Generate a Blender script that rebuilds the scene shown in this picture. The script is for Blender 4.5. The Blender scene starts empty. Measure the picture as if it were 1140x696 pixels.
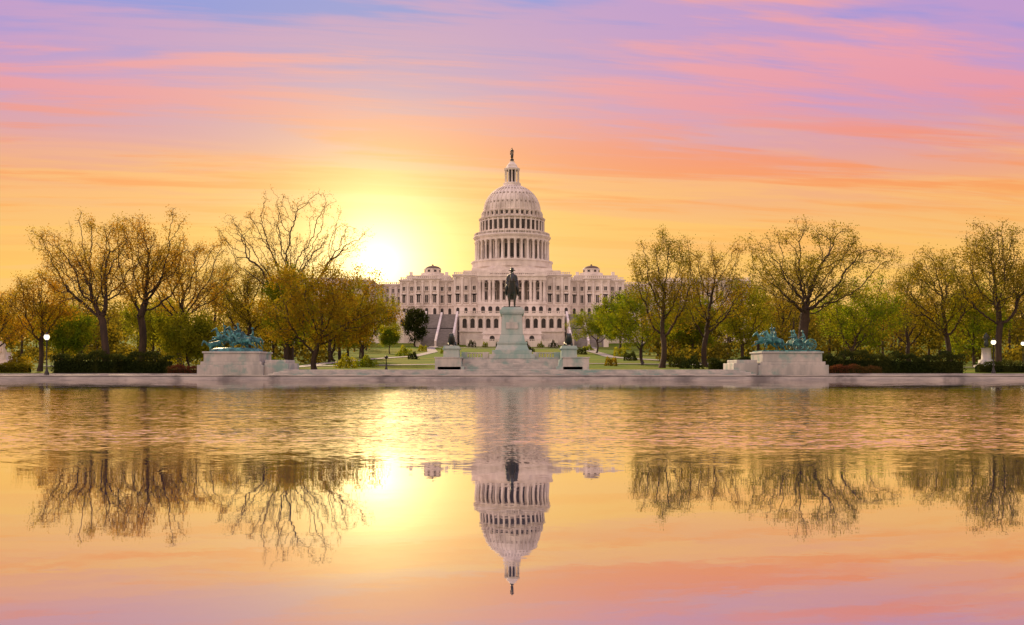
import bpy, math, random
import numpy as np
from mathutils import Vector, Matrix

F=1103.0; CH=1.1
def X(px,D): return (px-570.0)*D/F
def Z(py,D): return (412.0-py)*D/F+CH
def lin(c):
    o=[]
    for v in c[:3]:
        v=v/255.0
        o.append(v/12.92 if v<=0.04045 else ((v+0.055)/1.055)**2.4)
    return (o[0],o[1],o[2],1.0)
scene=bpy.context.scene
SUN=Vector((-148,1103,119)).normalized()

# ---------------------------------------------------------------- node helper
class NT:
    def __init__(s,nt): s.nt=nt; nt.nodes.clear()
    def n(s,t,**kw):
        nd=s.nt.nodes.new(t)
        for k,v in kw.items(): setattr(nd,k,v)
        return nd
    def l(s,a,b): s.nt.links.new(a,b)
    def setin(s,sock,v):
        if hasattr(v,'is_output'): s.l(v,sock)
        else: sock.default_value=v
    def math(s,op,a,b=0.0,c=None,clamp=False):
        nd=s.n('ShaderNodeMath',operation=op); nd.use_clamp=clamp
        s.setin(nd.inputs[0],a); s.setin(nd.inputs[1],b)
        if c is not None: s.setin(nd.inputs[2],c)
        return nd.outputs[0]
    def comb(s,x,y,z):
        nd=s.n('ShaderNodeCombineXYZ')
        s.setin(nd.inputs[0],x); s.setin(nd.inputs[1],y); s.setin(nd.inputs[2],z)
        return nd.outputs[0]
    def sep(s,v):
        nd=s.n('ShaderNodeSeparateXYZ'); s.l(v,nd.inputs[0]); return nd.outputs
    def noise(s,vec,scale,detail=3,rough=0.5,out=0,dist=0.0):
        nd=s.n('ShaderNodeTexNoise'); s.l(vec,nd.inputs['Vector'])
        nd.inputs['Scale'].default_value=scale; nd.inputs['Detail'].default_value=detail
        nd.inputs['Roughness'].default_value=rough; nd.inputs['Distortion'].default_value=dist
        return nd.outputs[out]
    def smooth(s,v,a,b):
        nd=s.n('ShaderNodeMapRange',interpolation_type='SMOOTHSTEP'); nd.clamp=True
        s.setin(nd.inputs[0],v); nd.inputs[1].default_value=a; nd.inputs[2].default_value=b
        return nd.outputs[0]
    def ramp(s,fac,stops,interp='LINEAR'):
        nd=s.n('ShaderNodeValToRGB'); cr=nd.color_ramp; cr.interpolation=interp
        while len(cr.elements)<len(stops): cr.elements.new(0.5)
        for e,(p,c) in zip(cr.elements,stops): e.position=p; e.color=c
        s.setin(nd.inputs[0],fac); return nd.outputs[0]
    def mix(s,f,a,b,blend='MIX'):
        nd=s.n('ShaderNodeMix',data_type='RGBA',blend_type=blend)
        s.setin(nd.inputs[0],f); s.setin(nd.inputs[6],a); s.setin(nd.inputs[7],b)
        return nd.outputs[2]

# ---------------------------------------------------------------- world
w=bpy.data.worlds.new("World"); scene.world=w; w.use_nodes=True
try:
    w.cycles.sampling_method='MANUAL'; w.cycles.sample_map_resolution=512
except Exception: pass
N=NT(w.node_tree)
gen=N.n('ShaderNodeTexCoord').outputs['Generated']
x,y,z=N.sep(gen)
zp=N.math('MAXIMUM',z,0.0)
den=N.math('ADD',zp,0.07)
u=N.math('DIVIDE',x,den); v=N.math('DIVIDE',y,den)
u2=N.math('ADD',N.math('MULTIPLY',u,0.985),N.math('MULTIPLY',v,0.17))
v2=N.math('ADD',N.math('MULTIPLY',u,-0.17),N.math('MULTIPLY',v,0.985))
p1=N.comb(N.math('MULTIPLY',u2,0.45),N.math('MULTIPLY',v2,2.4),0.0)
p2=N.comb(N.math('MULTIPLY',u2,0.33),N.math('MULTIPLY',v2,1.3),7.3)
p3=N.comb(N.math('MULTIPLY',u2,1.5),N.math('MULTIPLY',v2,9.0),3.1)
p4=N.comb(N.math('MULTIPLY',u2,0.6),N.math('MULTIPLY',v2,2.3),21.7)
n1=N.noise(p1,1.0,6,0.6,dist=0.6); n2=N.noise(p2,1.25,4,0.55,dist=0.5); n3=N.noise(p3,1.0,5,0.6); n4=N.noise(p4,1.0,5,0.6,dist=0.5)
zw=N.math('ADD',zp,N.math('MULTIPLY',N.math('SUBTRACT',n2,0.5),0.07))
K=0.6
def st(l): return [(a/K,lin(c)) for a,c in l]
base=N.ramp(N.math('DIVIDE',zw,K),st([(0.0,(250,180,90)),(0.08,(254,196,96)),(0.14,(253,192,106)),(0.18,(249,180,124)),(0.21,(236,166,152)),(0.24,(208,156,192)),(0.28,(182,152,210)),(0.335,(128,146,226)),(0.6,(150,175,228))]))
cc=N.ramp(N.math('DIVIDE',zp,K),st([(0.0,(253,190,88)),(0.13,(253,174,84)),(0.185,(250,150,96)),(0.215,(245,146,122)),(0.25,(236,152,165)),(0.30,(240,158,172)),(0.36,(246,164,160)),(0.6,(240,180,195))]))
cs=N.ramp(N.math('DIVIDE',zp,K),st([(0.0,(253,204,108)),(0.14,(250,188,114)),(0.18,(240,166,134)),(0.21,(222,158,168)),(0.25,(200,154,200)),(0.36,(200,156,206)),(0.6,(190,165,210))]))
m2=N.math('MULTIPLY',N.smooth(n4,0.44,0.58),0.85)
col=N.mix(m2,base,cs)
nn=N.math('ADD',N.math('MULTIPLY',n1,0.72),N.math('MULTIPLY',n3,0.28))
m1=N.math('MULTIPLY',N.smooth(nn,0.465,0.58),0.9)
m1=N.math('MULTIPLY',m1,N.smooth(zp,0.06,0.18))
col=N.mix(m1,col,cc)
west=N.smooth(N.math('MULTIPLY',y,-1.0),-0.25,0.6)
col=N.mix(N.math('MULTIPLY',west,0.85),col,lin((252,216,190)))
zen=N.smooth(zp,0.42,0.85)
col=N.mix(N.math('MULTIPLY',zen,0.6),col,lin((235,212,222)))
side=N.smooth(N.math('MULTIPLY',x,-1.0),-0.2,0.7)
boost=N.math('ADD',0.97,N.math('ADD',N.math('MULTIPLY',west,N.math('ADD',0.12,N.math('MULTIPLY',side,0.85))),N.math('MULTIPLY',zen,0.2)))  # unseen sky behind the camera and overhead brightened as added fill for the facade
dt=N.n('ShaderNodeVectorMath',operation='DOT_PRODUCT'); N.l(gen,dt.inputs[0]); dt.inputs[1].default_value=SUN
ang=N.math('ARCCOSINE',N.math('MINIMUM',dt.outputs['Value'],1.0))
g1=N.math('POWER',2.718,N.math('MULTIPLY',ang,-7.0))
g2=N.math('POWER',2.718,N.math('MULTIPLY',ang,-28.0))
colg=N.mix(N.math('MULTIPLY',g1,0.9,clamp=True),col,lin((255,222,120)))
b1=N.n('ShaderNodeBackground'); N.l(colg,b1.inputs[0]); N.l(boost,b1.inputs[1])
b2=N.n('ShaderNodeBackground'); b2.inputs[0].default_value=(1.0,0.78,0.40,1); N.l(N.math('MULTIPLY',g2,3.3),b2.inputs[1])
sky=N.n('ShaderNodeTexSky'); sky.sky_type='NISHITA'; sky.sun_disc=False
sky.sun_elevation=math.asin(SUN.z); sky.sun_rotation=math.atan2(SUN.x,SUN.y)
b3=N.n('ShaderNodeBackground'); N.l(sky.outputs[0],b3.inputs[0]); b3.inputs[1].default_value=0.004
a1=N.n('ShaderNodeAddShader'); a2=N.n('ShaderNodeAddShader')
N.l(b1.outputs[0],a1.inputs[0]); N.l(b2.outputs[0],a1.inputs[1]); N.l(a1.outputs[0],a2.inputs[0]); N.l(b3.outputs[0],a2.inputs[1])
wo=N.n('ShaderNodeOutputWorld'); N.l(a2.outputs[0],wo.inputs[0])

ld=bpy.data.lights.new("sun","SUN"); ld.energy=5.0; ld.angle=math.radians(0.5); ld.color=(1.0,0.72,0.38)
lo=bpy.data.objects.new("sun",ld); scene.collection.objects.link(lo)
LS=Vector((-0.42,1.0,0.50)).normalized()
lo.rotation_euler=LS.to_track_quat('Z','Y').to_euler(); lo.location=(-60,450,200)

# ---------------------------------------------------------------- materials
def mk(name):
    m=bpy.data.materials.new(name); m.use_nodes=True; return m,NT(m.node_tree)
def m_noise(name,c1,c2,scale,rough=0.7,metal=0.0,c3=None,scale3=1.0,stretch=(1,1,1),bump=0.0,detail=5,spec=0.5):
    m,n=mk(name); tc=n.n('ShaderNodeTexCoord').outputs['Object']
    mp=n.n('ShaderNodeMapping'); n.l(tc,mp.inputs[0]); mp.inputs['Scale'].default_value=stretch
    f=n.noise(mp.outputs[0],scale,detail,0.6)
    c=n.mix(n.smooth(f,0.35,0.65),(*c1,1),(*c2,1))
    if c3: c=n.mix(n.smooth(n.noise(tc,scale3,4,0.6),0.5,0.68),c,(*c3,1))
    b=n.n('ShaderNodeBsdfPrincipled'); n.l(c,b.inputs['Base Color']); b.inputs['Roughness'].default_value=rough; b.inputs['Metallic'].default_value=metal
    b.inputs['Specular IOR Level'].default_value=spec
    if bump>0:
        bp=n.n('ShaderNodeBump'); bp.inputs['Strength'].default_value=bump; bp.inputs['Distance'].default_value=0.1
        n.l(f,bp.inputs['Height']); n.l(bp.outputs[0],b.inputs['Normal'])
    o=n.n('ShaderNodeOutputMaterial'); n.l(b.outputs[0],o.inputs[0]); return m
STONE=m_noise("white_marble",(0.80,0.73,0.68),(0.66,0.595,0.55),0.35,0.7,stretch=(1,1,0.3),c3=(0.54,0.48,0.44),scale3=0.12,spec=.25)
SHADE=m_noise("shaded_recess_stone",(0.36,0.31,0.28),(0.28,0.245,0.22),0.5,spec=.2)  # darker copy of the wall stone; recess shade is put into its colour
ROOF=m_noise("copper_brown_roof",(0.16,0.10,0.07),(0.10,0.07,0.05),0.6)
STEP=m_noise("shaded_steps",(0.27,0.25,0.245),(0.20,0.185,0.18),0.8)  # grey tone has the shade on the stairs put into its colour
MARB=m_noise("memorial_marble",(0.48,0.45,0.41),(0.32,0.32,0.30),0.9,0.6,c3=(0.20,0.31,0.28),scale3=0.45,stretch=(1,1,0.25),bump=.3)
MARBG=m_noise("copper_stained_marble",(0.36,0.42,0.39),(0.22,0.34,0.31),0.8,0.6,c3=(0.44,0.43,0.40),scale3=0.5,stretch=(1,1,0.2),bump=.3)
BRONZE=m_noise("dark_bronze",(0.05,0.045,0.035),(0.03,0.05,0.045),2.0,0.45,0.5)
VERD=m_noise("verdigris_bronze",(0.035,0.18,0.18),(0.015,0.06,0.07),1.8,0.5,0.2,c3=(0.10,0.33,0.32),scale3=2.5)
BARK=m_noise("bark",(0.055,0.033,0.02),(0.028,0.018,0.013),3.0,0.9,stretch=(1,1,0.2))
IRON=m_noise("black_iron",(0.02,0.02,0.022),(0.03,0.03,0.03),3,0.4,0.3)
GLASS=m_noise("window_glass",(0.02,0.018,0.02),(0.045,0.038,0.038),0.4,0.3,spec=.3)
def m_grass():
    m,n=mk("lawn_grass"); tc=n.n('ShaderNodeTexCoord').outputs['Object']
    a=n.noise(tc,0.05,4,0.6); b=n.noise(tc,1.3,5,0.7)
    c=n.mix(n.smooth(a,0.4,0.6),(0.10,0.17,0.012,1),(0.20,0.20,0.02,1))
    c=n.mix(n.smooth(b,0.35,0.7),c,(0.065,0.11,0.01,1))
    bs=n.n('ShaderNodeBsdfPrincipled'); n.l(c,bs.inputs['Base Color']); bs.inputs['Roughness'].default_value=1.0; bs.inputs['Specular IOR Level'].default_value=0.1
    bp=n.n('ShaderNodeBump'); bp.inputs['Strength'].default_value=0.6; bp.inputs['Distance'].default_value=0.2; n.l(b,bp.inputs['Height']); n.l(bp.outputs[0],bs.inputs['Normal'])
    o=n.n('ShaderNodeOutputMaterial'); n.l(bs.outputs[0],o.inputs[0]); return m
GRASS=m_grass()
def m_pave():
    m,n=mk("stone_paving"); tc=n.n('ShaderNodeTexCoord').outputs['Object']
    br=n.n('ShaderNodeTexBrick'); n.l(tc,br.inputs[0]); br.inputs['Scale'].default_value=0.5
    br.inputs['Color1'].default_value=(0.30,0.27,0.25,1); br.inputs['Color2'].default_value=(0.24,0.22,0.21,1); br.inputs['Mortar'].default_value=(0.13,0.12,0.11,1); br.inputs['Mortar Size'].default_value=0.012
    c=n.mix(n.smooth(n.noise(tc,0.5,5,0.6),0.4,0.75),br.outputs[0],(0.17,0.16,0.15,1))
    b=n.n('ShaderNodeBsdfPrincipled'); n.l(c,b.inputs['Base Color']); b.inputs['Roughness'].default_value=0.8
    o=n.n('ShaderNodeOutputMaterial'); n.l(b.outputs[0],o.inputs[0]); return m
PAVE=m_pave()
COPE=m_noise("pool_coping_stone",(0.42,0.38,0.35),(0.25,0.235,0.23),0.7,0.7,c3=(0.14,0.13,0.13),scale3=0.25,stretch=(0.4,1,3),bump=.3)
BED=m_noise("pool_bed",(0.03,0.035,0.03),(0.05,0.05,0.04),0.5)
def m_leaf(name,c1,c2,c3,tr=0.5):
    m,n=mk(name); g=n.n('ShaderNodeNewGeometry'); tc=n.n('ShaderNodeTexCoord').outputs['Object']
    r=g.outputs['Random Per Island']
    c=n.mix(r,(*c1,1),(*c2,1))
    c=n.mix(n.smooth(n.noise(tc,0.35,3,0.6),0.42,0.62),c,(*c3,1))
    d=n.n('ShaderNodeBsdfDiffuse'); n.l(c,d.inputs[0])
    t=n.n('ShaderNodeBsdfTranslucent'); n.l(n.mix(1.0,c,(2.7,2.3,0.9,1),'MULTIPLY'),t.inputs[0])
    mx=n.n('ShaderNodeMixShader'); mx.inputs[0].default_value=tr; n.l(d.outputs[0],mx.inputs[1]); n.l(t.outputs[0],mx.inputs[2])
    o=n.n('ShaderNodeOutputMaterial'); n.l(mx.outputs[0],o.inputs[0]); return m
L_GOLD=m_leaf("leaf_gold",(0.22,0.15,0.015),(0.13,0.09,0.012),(0.14,0.14,0.015))
L_BUD=m_leaf("leaf_amber_bud",(0.27,0.16,0.018),(0.16,0.095,0.012),(0.18,0.15,0.015))
L_OLIVE=m_leaf("leaf_olive",(0.13,0.13,0.014),(0.075,0.08,0.012),(0.17,0.135,0.015))
L_GREEN=m_leaf("leaf_spring_green",(0.12,0.18,0.015),(0.07,0.115,0.012),(0.18,0.20,0.015))
L_YEL=m_leaf("leaf_yellow_green",(0.23,0.23,0.02),(0.14,0.16,0.015),(0.11,0.14,0.015))
L_DARK=m_leaf("leaf_evergreen",(0.03,0.045,0.014),(0.018,0.028,0.01),(0.045,0.055,0.015),0.25)
L_RED=m_leaf("leaf_russet",(0.12,0.045,0.025),(0.08,0.035,0.02),(0.09,0.06,0.02),0.3)
L_FAR=m_leaf("leaf_distant",(0.085,0.085,0.018),(0.05,0.052,0.013),(0.13,0.11,0.015))
def m_emit():
    m,n=mk("lit_lamp_globe"); e=n.n('ShaderNodeEmission'); e.inputs[0].default_value=(1,0.85,0.6,1); e.inputs[1].default_value=2.0
    o=n.n('ShaderNodeOutputMaterial'); n.l(e.outputs[0],o.inputs[0]); return m
EMIT=m_emit()
def m_water():
    m,n=mk("pool_water"); tc=n.n('ShaderNodeTexCoord').outputs['Object']; xx,yy,zz=n.sep(tc)
    wob=n.math('MULTIPLY',n.math('SUBTRACT',n.noise(n.comb(n.math('MULTIPLY',xx,0.5),yy,0.0),0.5,5,0.65),0.5),4.0)
    yw=n.math('ADD',yy,wob)
    near=n.math('POWER',n.smooth(yw,9.8,15.5),1.3); far=n.math('SUBTRACT',1.0,n.smooth(yy,44.0,70.0))
    mask=n.math('MULTIPLY',near,far)
    patch=n.smooth(n.noise(n.comb(n.math('MULTIPLY',xx,0.12),n.math('MULTIPLY',yy,0.4),0.0),1.0,4,0.65),0.3,0.65)
    vec=n.comb(n.math('MULTIPLY',xx,1.0),n.math('MULTIPLY',yy,2.2),0.0)
    r1=n.noise(vec,6.0,4,0.65,out=1,dist=0.4); r2=n.noise(n.comb(n.math('MULTIPLY',xx,0.5),n.math('MULTIPLY',yy,1.2),5.0),1.0,2,0.5,out=1)
    r4=n.noise(n.comb(n.math('MULTIPLY',xx,0.5),n.math('MULTIPLY',yy,1.0),9.0),1.9,4,0.65,dist=0.6)
    ax,ay,_=n.sep(r1); bx,by,_=n.sep(r2)
    ampr=n.math('MULTIPLY',mask,n.math('ADD',0.22,n.math('MULTIPLY',patch,0.20)))
    ampc=n.math('ADD',0.009,n.math('MULTIPLY',n.smooth(yw,42.0,62.0),0.04))
    sx=n.math('ADD',n.math('MULTIPLY',n.math('SUBTRACT',ax,0.5),n.math('MULTIPLY',ampr,0.5)),n.math('MULTIPLY',n.math('SUBTRACT',bx,0.5),ampc))
    sy=n.math('ADD',n.math('MULTIPLY',n.math('SUBTRACT',ay,0.5),n.math('ADD',ampr,n.math('MULTIPLY',ampc,0.9))),n.math('MULTIPLY',n.math('SUBTRACT',by,0.5),ampc))
    sy=n.math('ADD',sy,n.math('MULTIPLY',n.math('SUBTRACT',r4,0.5),n.math('MULTIPLY',mask,0.13)))
    sy=n.math('SUBTRACT',sy,n.math('MULTIPLY',mask,0.034))
    nv=n.n('ShaderNodeVectorMath',operation='NORMALIZE'); n.l(n.comb(sx,sy,1.0),nv.inputs[0])
    g=n.n('ShaderNodeBsdfGlossy'); g.inputs['Color'].default_value=(0.98,0.95,0.92,1); g.inputs['Roughness'].default_value=0.015; n.l(nv.outputs[0],g.inputs['Normal'])
    d=n.n('ShaderNodeBsdfDiffuse'); d.inputs[0].default_value=(0.05,0.055,0.14,1)
    fr=n.n('ShaderNodeFresnel'); fr.inputs['IOR'].default_value=1.33
    fac=n.math('ADD',0.66,n.math('MULTIPLY',fr.outputs[0],0.46),clamp=True)
    mx=n.n('ShaderNodeMixShader'); n.l(fac,mx.inputs[0]); n.l(d.outputs[0],mx.inputs[1]); n.l(g.outputs[0],mx.inputs[2])
    o=n.n('ShaderNodeOutputMaterial'); n.l(mx.outputs[0],o.inputs[0]); return m
WATER=m_water()

# ---------------------------------------------------------------- mesh builder
def empty(name,loc=(0,0,0)):
    e=bpy.data.objects.new(name,None); e.location=loc; scene.collection.objects.link(e); return e
class MB:
    def __init__(s): s.v=[]; s.f=[]; s.m=[]; s.s=[]
    def add(s,vs,fs,mat=0,smooth=False):
        o=len(s.v); s.v.extend([tuple(q) for q in vs])
        for f in fs: s.f.append(tuple(i+o for i in f)); s.m.append(mat); s.s.append(smooth)
    def box(s,x0,x1,y0,y1,z0,z1,mat=0):
        s.add([(x0,y0,z0),(x1,y0,z0),(x1,y1,z0),(x0,y1,z0),(x0,y0,z1),(x1,y0,z1),(x1,y1,z1),(x0,y1,z1)],
              [(0,3,2,1),(4,5,6,7),(0,1,5,4),(1,2,6,5),(2,3,7,6),(3,0,4,7)],mat)
    def frus(s,cx,cy,z0,z1,hx0,hy0,hx1,hy1,mat=0):
        s.add([(cx-hx0,cy-hy0,z0),(cx+hx0,cy-hy0,z0),(cx+hx0,cy+hy0,z0),(cx-hx0,cy+hy0,z0),(cx-hx1,cy-hy1,z1),(cx+hx1,cy-hy1,z1),(cx+hx1,cy+hy1,z1),(cx-hx1,cy+hy1,z1)],
              [(0,3,2,1),(4,5,6,7),(0,1,5,4),(1,2,6,5),(2,3,7,6),(3,0,4,7)],mat)
    def lathe(s,cx,cy,prof,n=24,mat=0,smooth=True,ph=0.0):
        vs=[]; fs=[]
        for r,zz in prof:
            for i in range(n):
                a=2*math.pi*(i+ph)/n; vs.append((cx+r*math.cos(a),cy+r*math.sin(a),zz))
        for k in range(len(prof)-1):
            for i in range(n):
                j=(i+1)%n; fs.append((k*n+i,k*n+j,(k+1)*n+j,(k+1)*n+i))
        s.add(vs,fs,mat,smooth)
        k=len(prof)-1
        s.add(vs[k*n:],[tuple(range(n))],mat); s.add(vs[:n],[tuple(range(n-1,-1,-1))],mat)
    def rbox(s,cx,cy,ang,r0,r1,hw,z0,z1,mat=0):
        c,q=math.cos(ang),math.sin(ang); vs=[]
        for zz in (z0,z1):
            for (r,t) in ((r0,-hw),(r1,-hw),(r1,hw),(r0,hw)): vs.append((cx+r*c-t*q,cy+r*q+t*c,zz))
        s.add(vs,[(0,3,2,1),(4,5,6,7),(0,1,5,4),(1,2,6,5),(2,3,7,6),(3,0,4,7)],mat)
    def prism(s,pts,y0,y1,mat=0):
        n=len(pts); vs=[(a,y0,b) for a,b in pts]+[(a,y1,b) for a,b in pts]
        fs=[tuple(range(n)),tuple(range(2*n-1,n-1,-1))]+[(i,(i+1)%n,(i+1)%n+n,i+n) for i in range(n)]
        s.add(vs,fs,mat)
    def arch(s,x,z0,z1,w,y0,y1,mat=0,n=8):
        r=w/2; pts=[(x-r,z0),(x+r,z0)]
        for i in range(n+1):
            a=math.pi*i/n; pts.append((x+r*math.cos(a),z1-r+r*math.sin(a)))
        s.prism(pts,y0,y1,mat)
    def obj(s,name,mats,parent=None,bevel=0):
        me=bpy.data.meshes.new(name); me.from_pydata(s.v,[],s.f)
        for m in mats: me.materials.append(m)
        me.polygons.foreach_set('material_index',s.m); me.polygons.foreach_set('use_smooth',s.s); me.update()
        ob=bpy.data.objects.new(name,me); scene.collection.objects.link(ob)
        if parent: ob.parent=parent
        if bevel:
            b=ob.modifiers.new('bevel','BEVEL'); b.width=bevel; b.segments=1; b.limit_method='ANGLE'
        return ob

def skin_geo(joints,edges,sub=1,root=0):
    me=bpy.data.meshes.new('t'); me.from_pydata([j[:3] for j in joints],edges,[])
    ob=bpy.data.objects.new('t',me); scene.collection.objects.link(ob)
    ob.modifiers.new('s','SKIN')
    if not me.skin_vertices:
        bpy.context.view_layer.objects.active=ob; bpy.ops.mesh.customdata_skin_add()
    for i,j in enumerate(joints):
        sv=me.skin_vertices[0].data[i]; sv.radius=(j[3],j[3]); sv.use_root=(i==root)
    su=ob.modifiers.new('u','SUBSURF'); su.levels=sub; su.render_levels=sub
    dg=bpy.context.evaluated_depsgraph_get(); ev=ob.evaluated_get(dg); m2=ev.to_mesh()
    vs=[tuple(q.co) for q in m2.vertices]; fs=[tuple(p.vertices) for p in m2.polygons]; ev.to_mesh_clear()
    bpy.data.objects.remove(ob); bpy.data.meshes.remove(me)
    return vs,fs
def put(mb,geo,M,mat=0):
    mb.add([M@Vector(q) for q in geo[0]],geo[1],mat,True)

# ---------------------------------------------------------------- terrain
TP=[(-4000,0.45),(128,0.46),(150,0.9),(200,1.9),(300,5.2),(400,9.8),(455,12.6),(480,16),(560,25),(4000,27)]
def terr(x,y):
    for (a,za),(b,zb) in zip(TP,TP[1:]):
        if y<=b:
            t=(y-a)/(b-a); zz=za+(zb-za)*t; break
    else: zz=27
    if y>135:
        zz+=0.25*math.sin(x*0.05+1)*math.sin(y*0.04)*min(1,(y-135)/60)
        k=max(0,min(1,(abs(x)-150)/300)); zz=zz*(1-0.6*k)+0.4*k
    return zz
xs=sorted(set([-4000,-2000,-1000,-600]+[-450+15*i for i in range(61)]+[-95,95,600,1000,2000,4000]))
ys=sorted(set([-3000,-1000,-300,-100,-30,0.6,50,105,128,134]+[140+10*i for i in range(45)]+[700,900,1500,4000]))
mb=MB(); vs=[(a,b,terr(a,b)) for b in ys for a in xs]; fs=[]
nx=len(xs)
for j in range(len(ys)-1):
    for i in range(nx-1):
        if xs[i]>=-95 and xs[i+1]<=95 and ys[j]>=0.6 and ys[j+1]<=105: continue
        fs.append((j*nx+i,j*nx+i+1,(j+1)*nx+i+1,(j+1)*nx+i))
mb.add(vs,fs,0,True); mb.obj("ground",[GRASS])
mb=MB(); mb.add([(-95,0.6,0),(95,0.6,0),(95,105,0),(-95,105,0)],[(0,1,2,3)]); mb.obj("water",[WATER])
mb=MB(); mb.box(-95,95,0.6,105,-0.8,-0.6,1)
mb.box(-96.5,96.5,104.6,106.2,-0.7,0.36,0); mb.box(-96.5,96.5,105.1,106.8,0.3,0.56,0)
mb.box(-96.5,96.5,-0.6,0.7,-0.7,0.5,0)
for sx in (-1,1): mb.box(min(sx*94.8,sx*96.4),max(sx*94.8,sx*96.4),0.71,104.59,-0.7,0.5,0)
mb.obj("pool_edge",[COPE,BED],bevel=0.03)
mb=MB(); mb.box(-200,200,106.81,128,0.3,0.50,0); mb.box(-200,200,-14,-0.61,0.3,0.49,0); mb.obj("plaza_paving",[PAVE])
mb=MB(); mb.box(-200,200,128.01,128.4,0.3,0.66,0); mb.obj("plaza_kerb",[COPE],bevel=0.02)
def path(name,pts,wd):
    mb=MB(); P=[]
    for k in range(len(pts)-1):
        a,b=Vector(pts[k]),Vector(pts[k+1])
        for t in range(12): P.append(a.lerp(b,t/12))
    P.append(Vector(pts[-1])); vs=[];fs=[]
    for i,p in enumerate(P):
        d=(P[min(i+1,len(P)-1)]-P[max(i-1,0)]).normalized(); nrm=Vector((-d.y,d.x))
        for sg in (-1,1):
            q=p+nrm*wd*sg; vs.append((q.x,q.y,terr(q.x,q.y)+0.12))
        if i: fs.append((2*i-2,2*i,2*i+1,2*i-1))
    mb.add(vs,fs); mb.obj(name,[PAVE])
path("footpath",[(-45,150),(-42,220),(-30,290),(-28,350),(-33,400),(-33,424)],1.8)
path("footpath",[(45,150),(42,220),(30,290),(28,350),(33,400),(33,424)],1.8)
path("footpath",[(-90,190),(-40,205),(0,209),(40,205),(90,190)],2.5)
path("footpath",[(-33,410),(0,400),(33,410)],2.0)

# ---------------------------------------------------------------- capitol
CAP=empty("capitol_building")
def window(mb,x,z0,z1,w,y,ped=0):
    mb.box(x-w/2,x+w/2,y-0.06,y+0.2,z0,z1,1)
    mb.box(x-w/2-0.3,x-w/2,y-0.5,y,z0,z1,0); mb.box(x+w/2,x+w/2+0.3,y-0.5,y,z0,z1,0)
    mb.box(x-w/2-0.45,x+w/2+0.45,y-0.65,y,z1,z1+0.4,0); mb.box(x-w/2-0.45,x+w/2+0.45,y-0.6,y,z0-0.3,z0,0)
    mb.box(x-0.06,x+0.06,y-0.12,y-0.061,z0,z1,0)
    if ped==1: mb.prism([(x-w/2-0.6,z1+0.4),(x+w/2+0.6,z1+0.4),(x,z1+1.1)],y-0.8,y,0)
    if ped==2: mb.arch(x,z1+0.4,z1+1.2,w+1.0,y-0.8,y,0)
def balustrade(mb,x0,x1,y,z0,h=1.3,sp=0.7,mat=0,t=0.25):
    mb.box(x0,x1,y-t,y+t,z0,z0+0.22*h,mat); mb.box(x0,x1,y-t,y+t,z0+h*0.82,z0+h,mat)
    n=max(1,int((x1-x0)/sp))
    for i in range(n):
        xx=x0+(i+0.5)*(x1-x0)/n
        if i%8==0: mb.box(xx-0.35,xx+0.35,y-t*1.1,y+t*1.1,z0,z0+h*1.05,mat)
        else: mb.box(xx-sp*0.2,xx+sp*0.2,y-t*0.6,y+t*0.6,z0+0.2*h,z0+h*0.84,mat)
def facade(mb,x0,x1,yf,yb,zb,zt,nb,pil=True,ped=1):
    mb.box(x0,x1,yf,yb,zb,zt-2.6,0)
    mb.box(x0-0.3,x1+0.3,yf-0.5,yb,zt-2.9+0.3,zt-1.7,0); mb.box(x0-0.8,x1+0.8,yf-1.3,yb,zt-1.7,zt-1.25,0)
    balustrade(mb,x0,x1,yf-0.1,zt-1.25,1.25,1.0)
    mb.box(x0+1,x1-1,yf+3,yb-1,zt-1.25,zt-0.5,2)
    zc=zb+5.6
    mb.box(x0-0.25,x1+0.25,yf-0.5,yf,zc,zc+0.6,0); mb.box(x0-0.2,x1+0.2,yf-0.22,yf,zb,zb+0.9,0)
    bw=(x1-x0)/nb
    for i in range(nb):
        xc=x0+(i+0.5)*bw
        mb.arch(xc,zb+1.5,zb+4.6,bw*0.38,yf-0.06,yf+0.2,1)
        mb.box(xc-bw*0.28,xc+bw*0.28,yf-0.3,yf,zb+1.15,zb+1.5,0)
        window(mb,xc,zc+1.6,zc+5.4,bw*0.38,yf,ped if i%2 else (2 if ped else 0))
        window(mb,xc,zc+7.6,zc+9.6,bw*0.35,yf,0)
    if pil:
        for i in range(nb+1):
            xc=x0+i*bw; xc=min(max(xc,x0+0.5),x1-0.5)
            mb.box(xc-0.5,xc+0.5,yf-0.75,yf,zc+0.61,zt-3.2,0); mb.box(xc-0.7,xc+0.7,yf-0.95,yf,zt-3.2,zt-2.605,0)
mb=MB()
ZB=27.0
facade(mb,-28.5,-16.4,484,540,ZB,48.9,3); facade(mb,16.4,28.5,484,540,ZB,48.9,3)
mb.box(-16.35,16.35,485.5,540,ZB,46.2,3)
for i in range(7):
    xc=-13.2+i*4.4; window(mb,xc,35.4,39.6,1.8,485.4,1); window(mb,xc,41.6,43.6,1.6,485.4,0)
mb.box(-16.35,16.35,478.5,485.3,ZB,33.6,0); mb.box(-16.6,16.6,478.2,478.5,32.9,33.9,0)
for i in range(9):
    xc=-14+i*3.5; mb.arch(xc,ZB+0.8,ZB+4.9,1.9,478.42,478.7,1); mb.box(xc-1.3,xc+1.3,478.2,478.5,ZB+0.3,ZB+0.8,0)
for xc in (2.3,5.3,9.0,10.9,13.9,15.6):
    for sg in (-1,1):
        mb.lathe(sg*xc,479.5,[(0.95,33.9),(0.95,34.3),(0.72,34.5),(0.74,38),(0.62,43.3),(0.95,43.9),(1.0,44.6)],12,0)
balustrade(mb,-15.5,15.5,479.0,33.9,1.1,0.7)
mb.box(-16.6,16.6,478.3,485.4,44.6,46.4,0); mb.box(-17.1,17.1,477.7,486,46.4,46.95,0)
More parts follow.
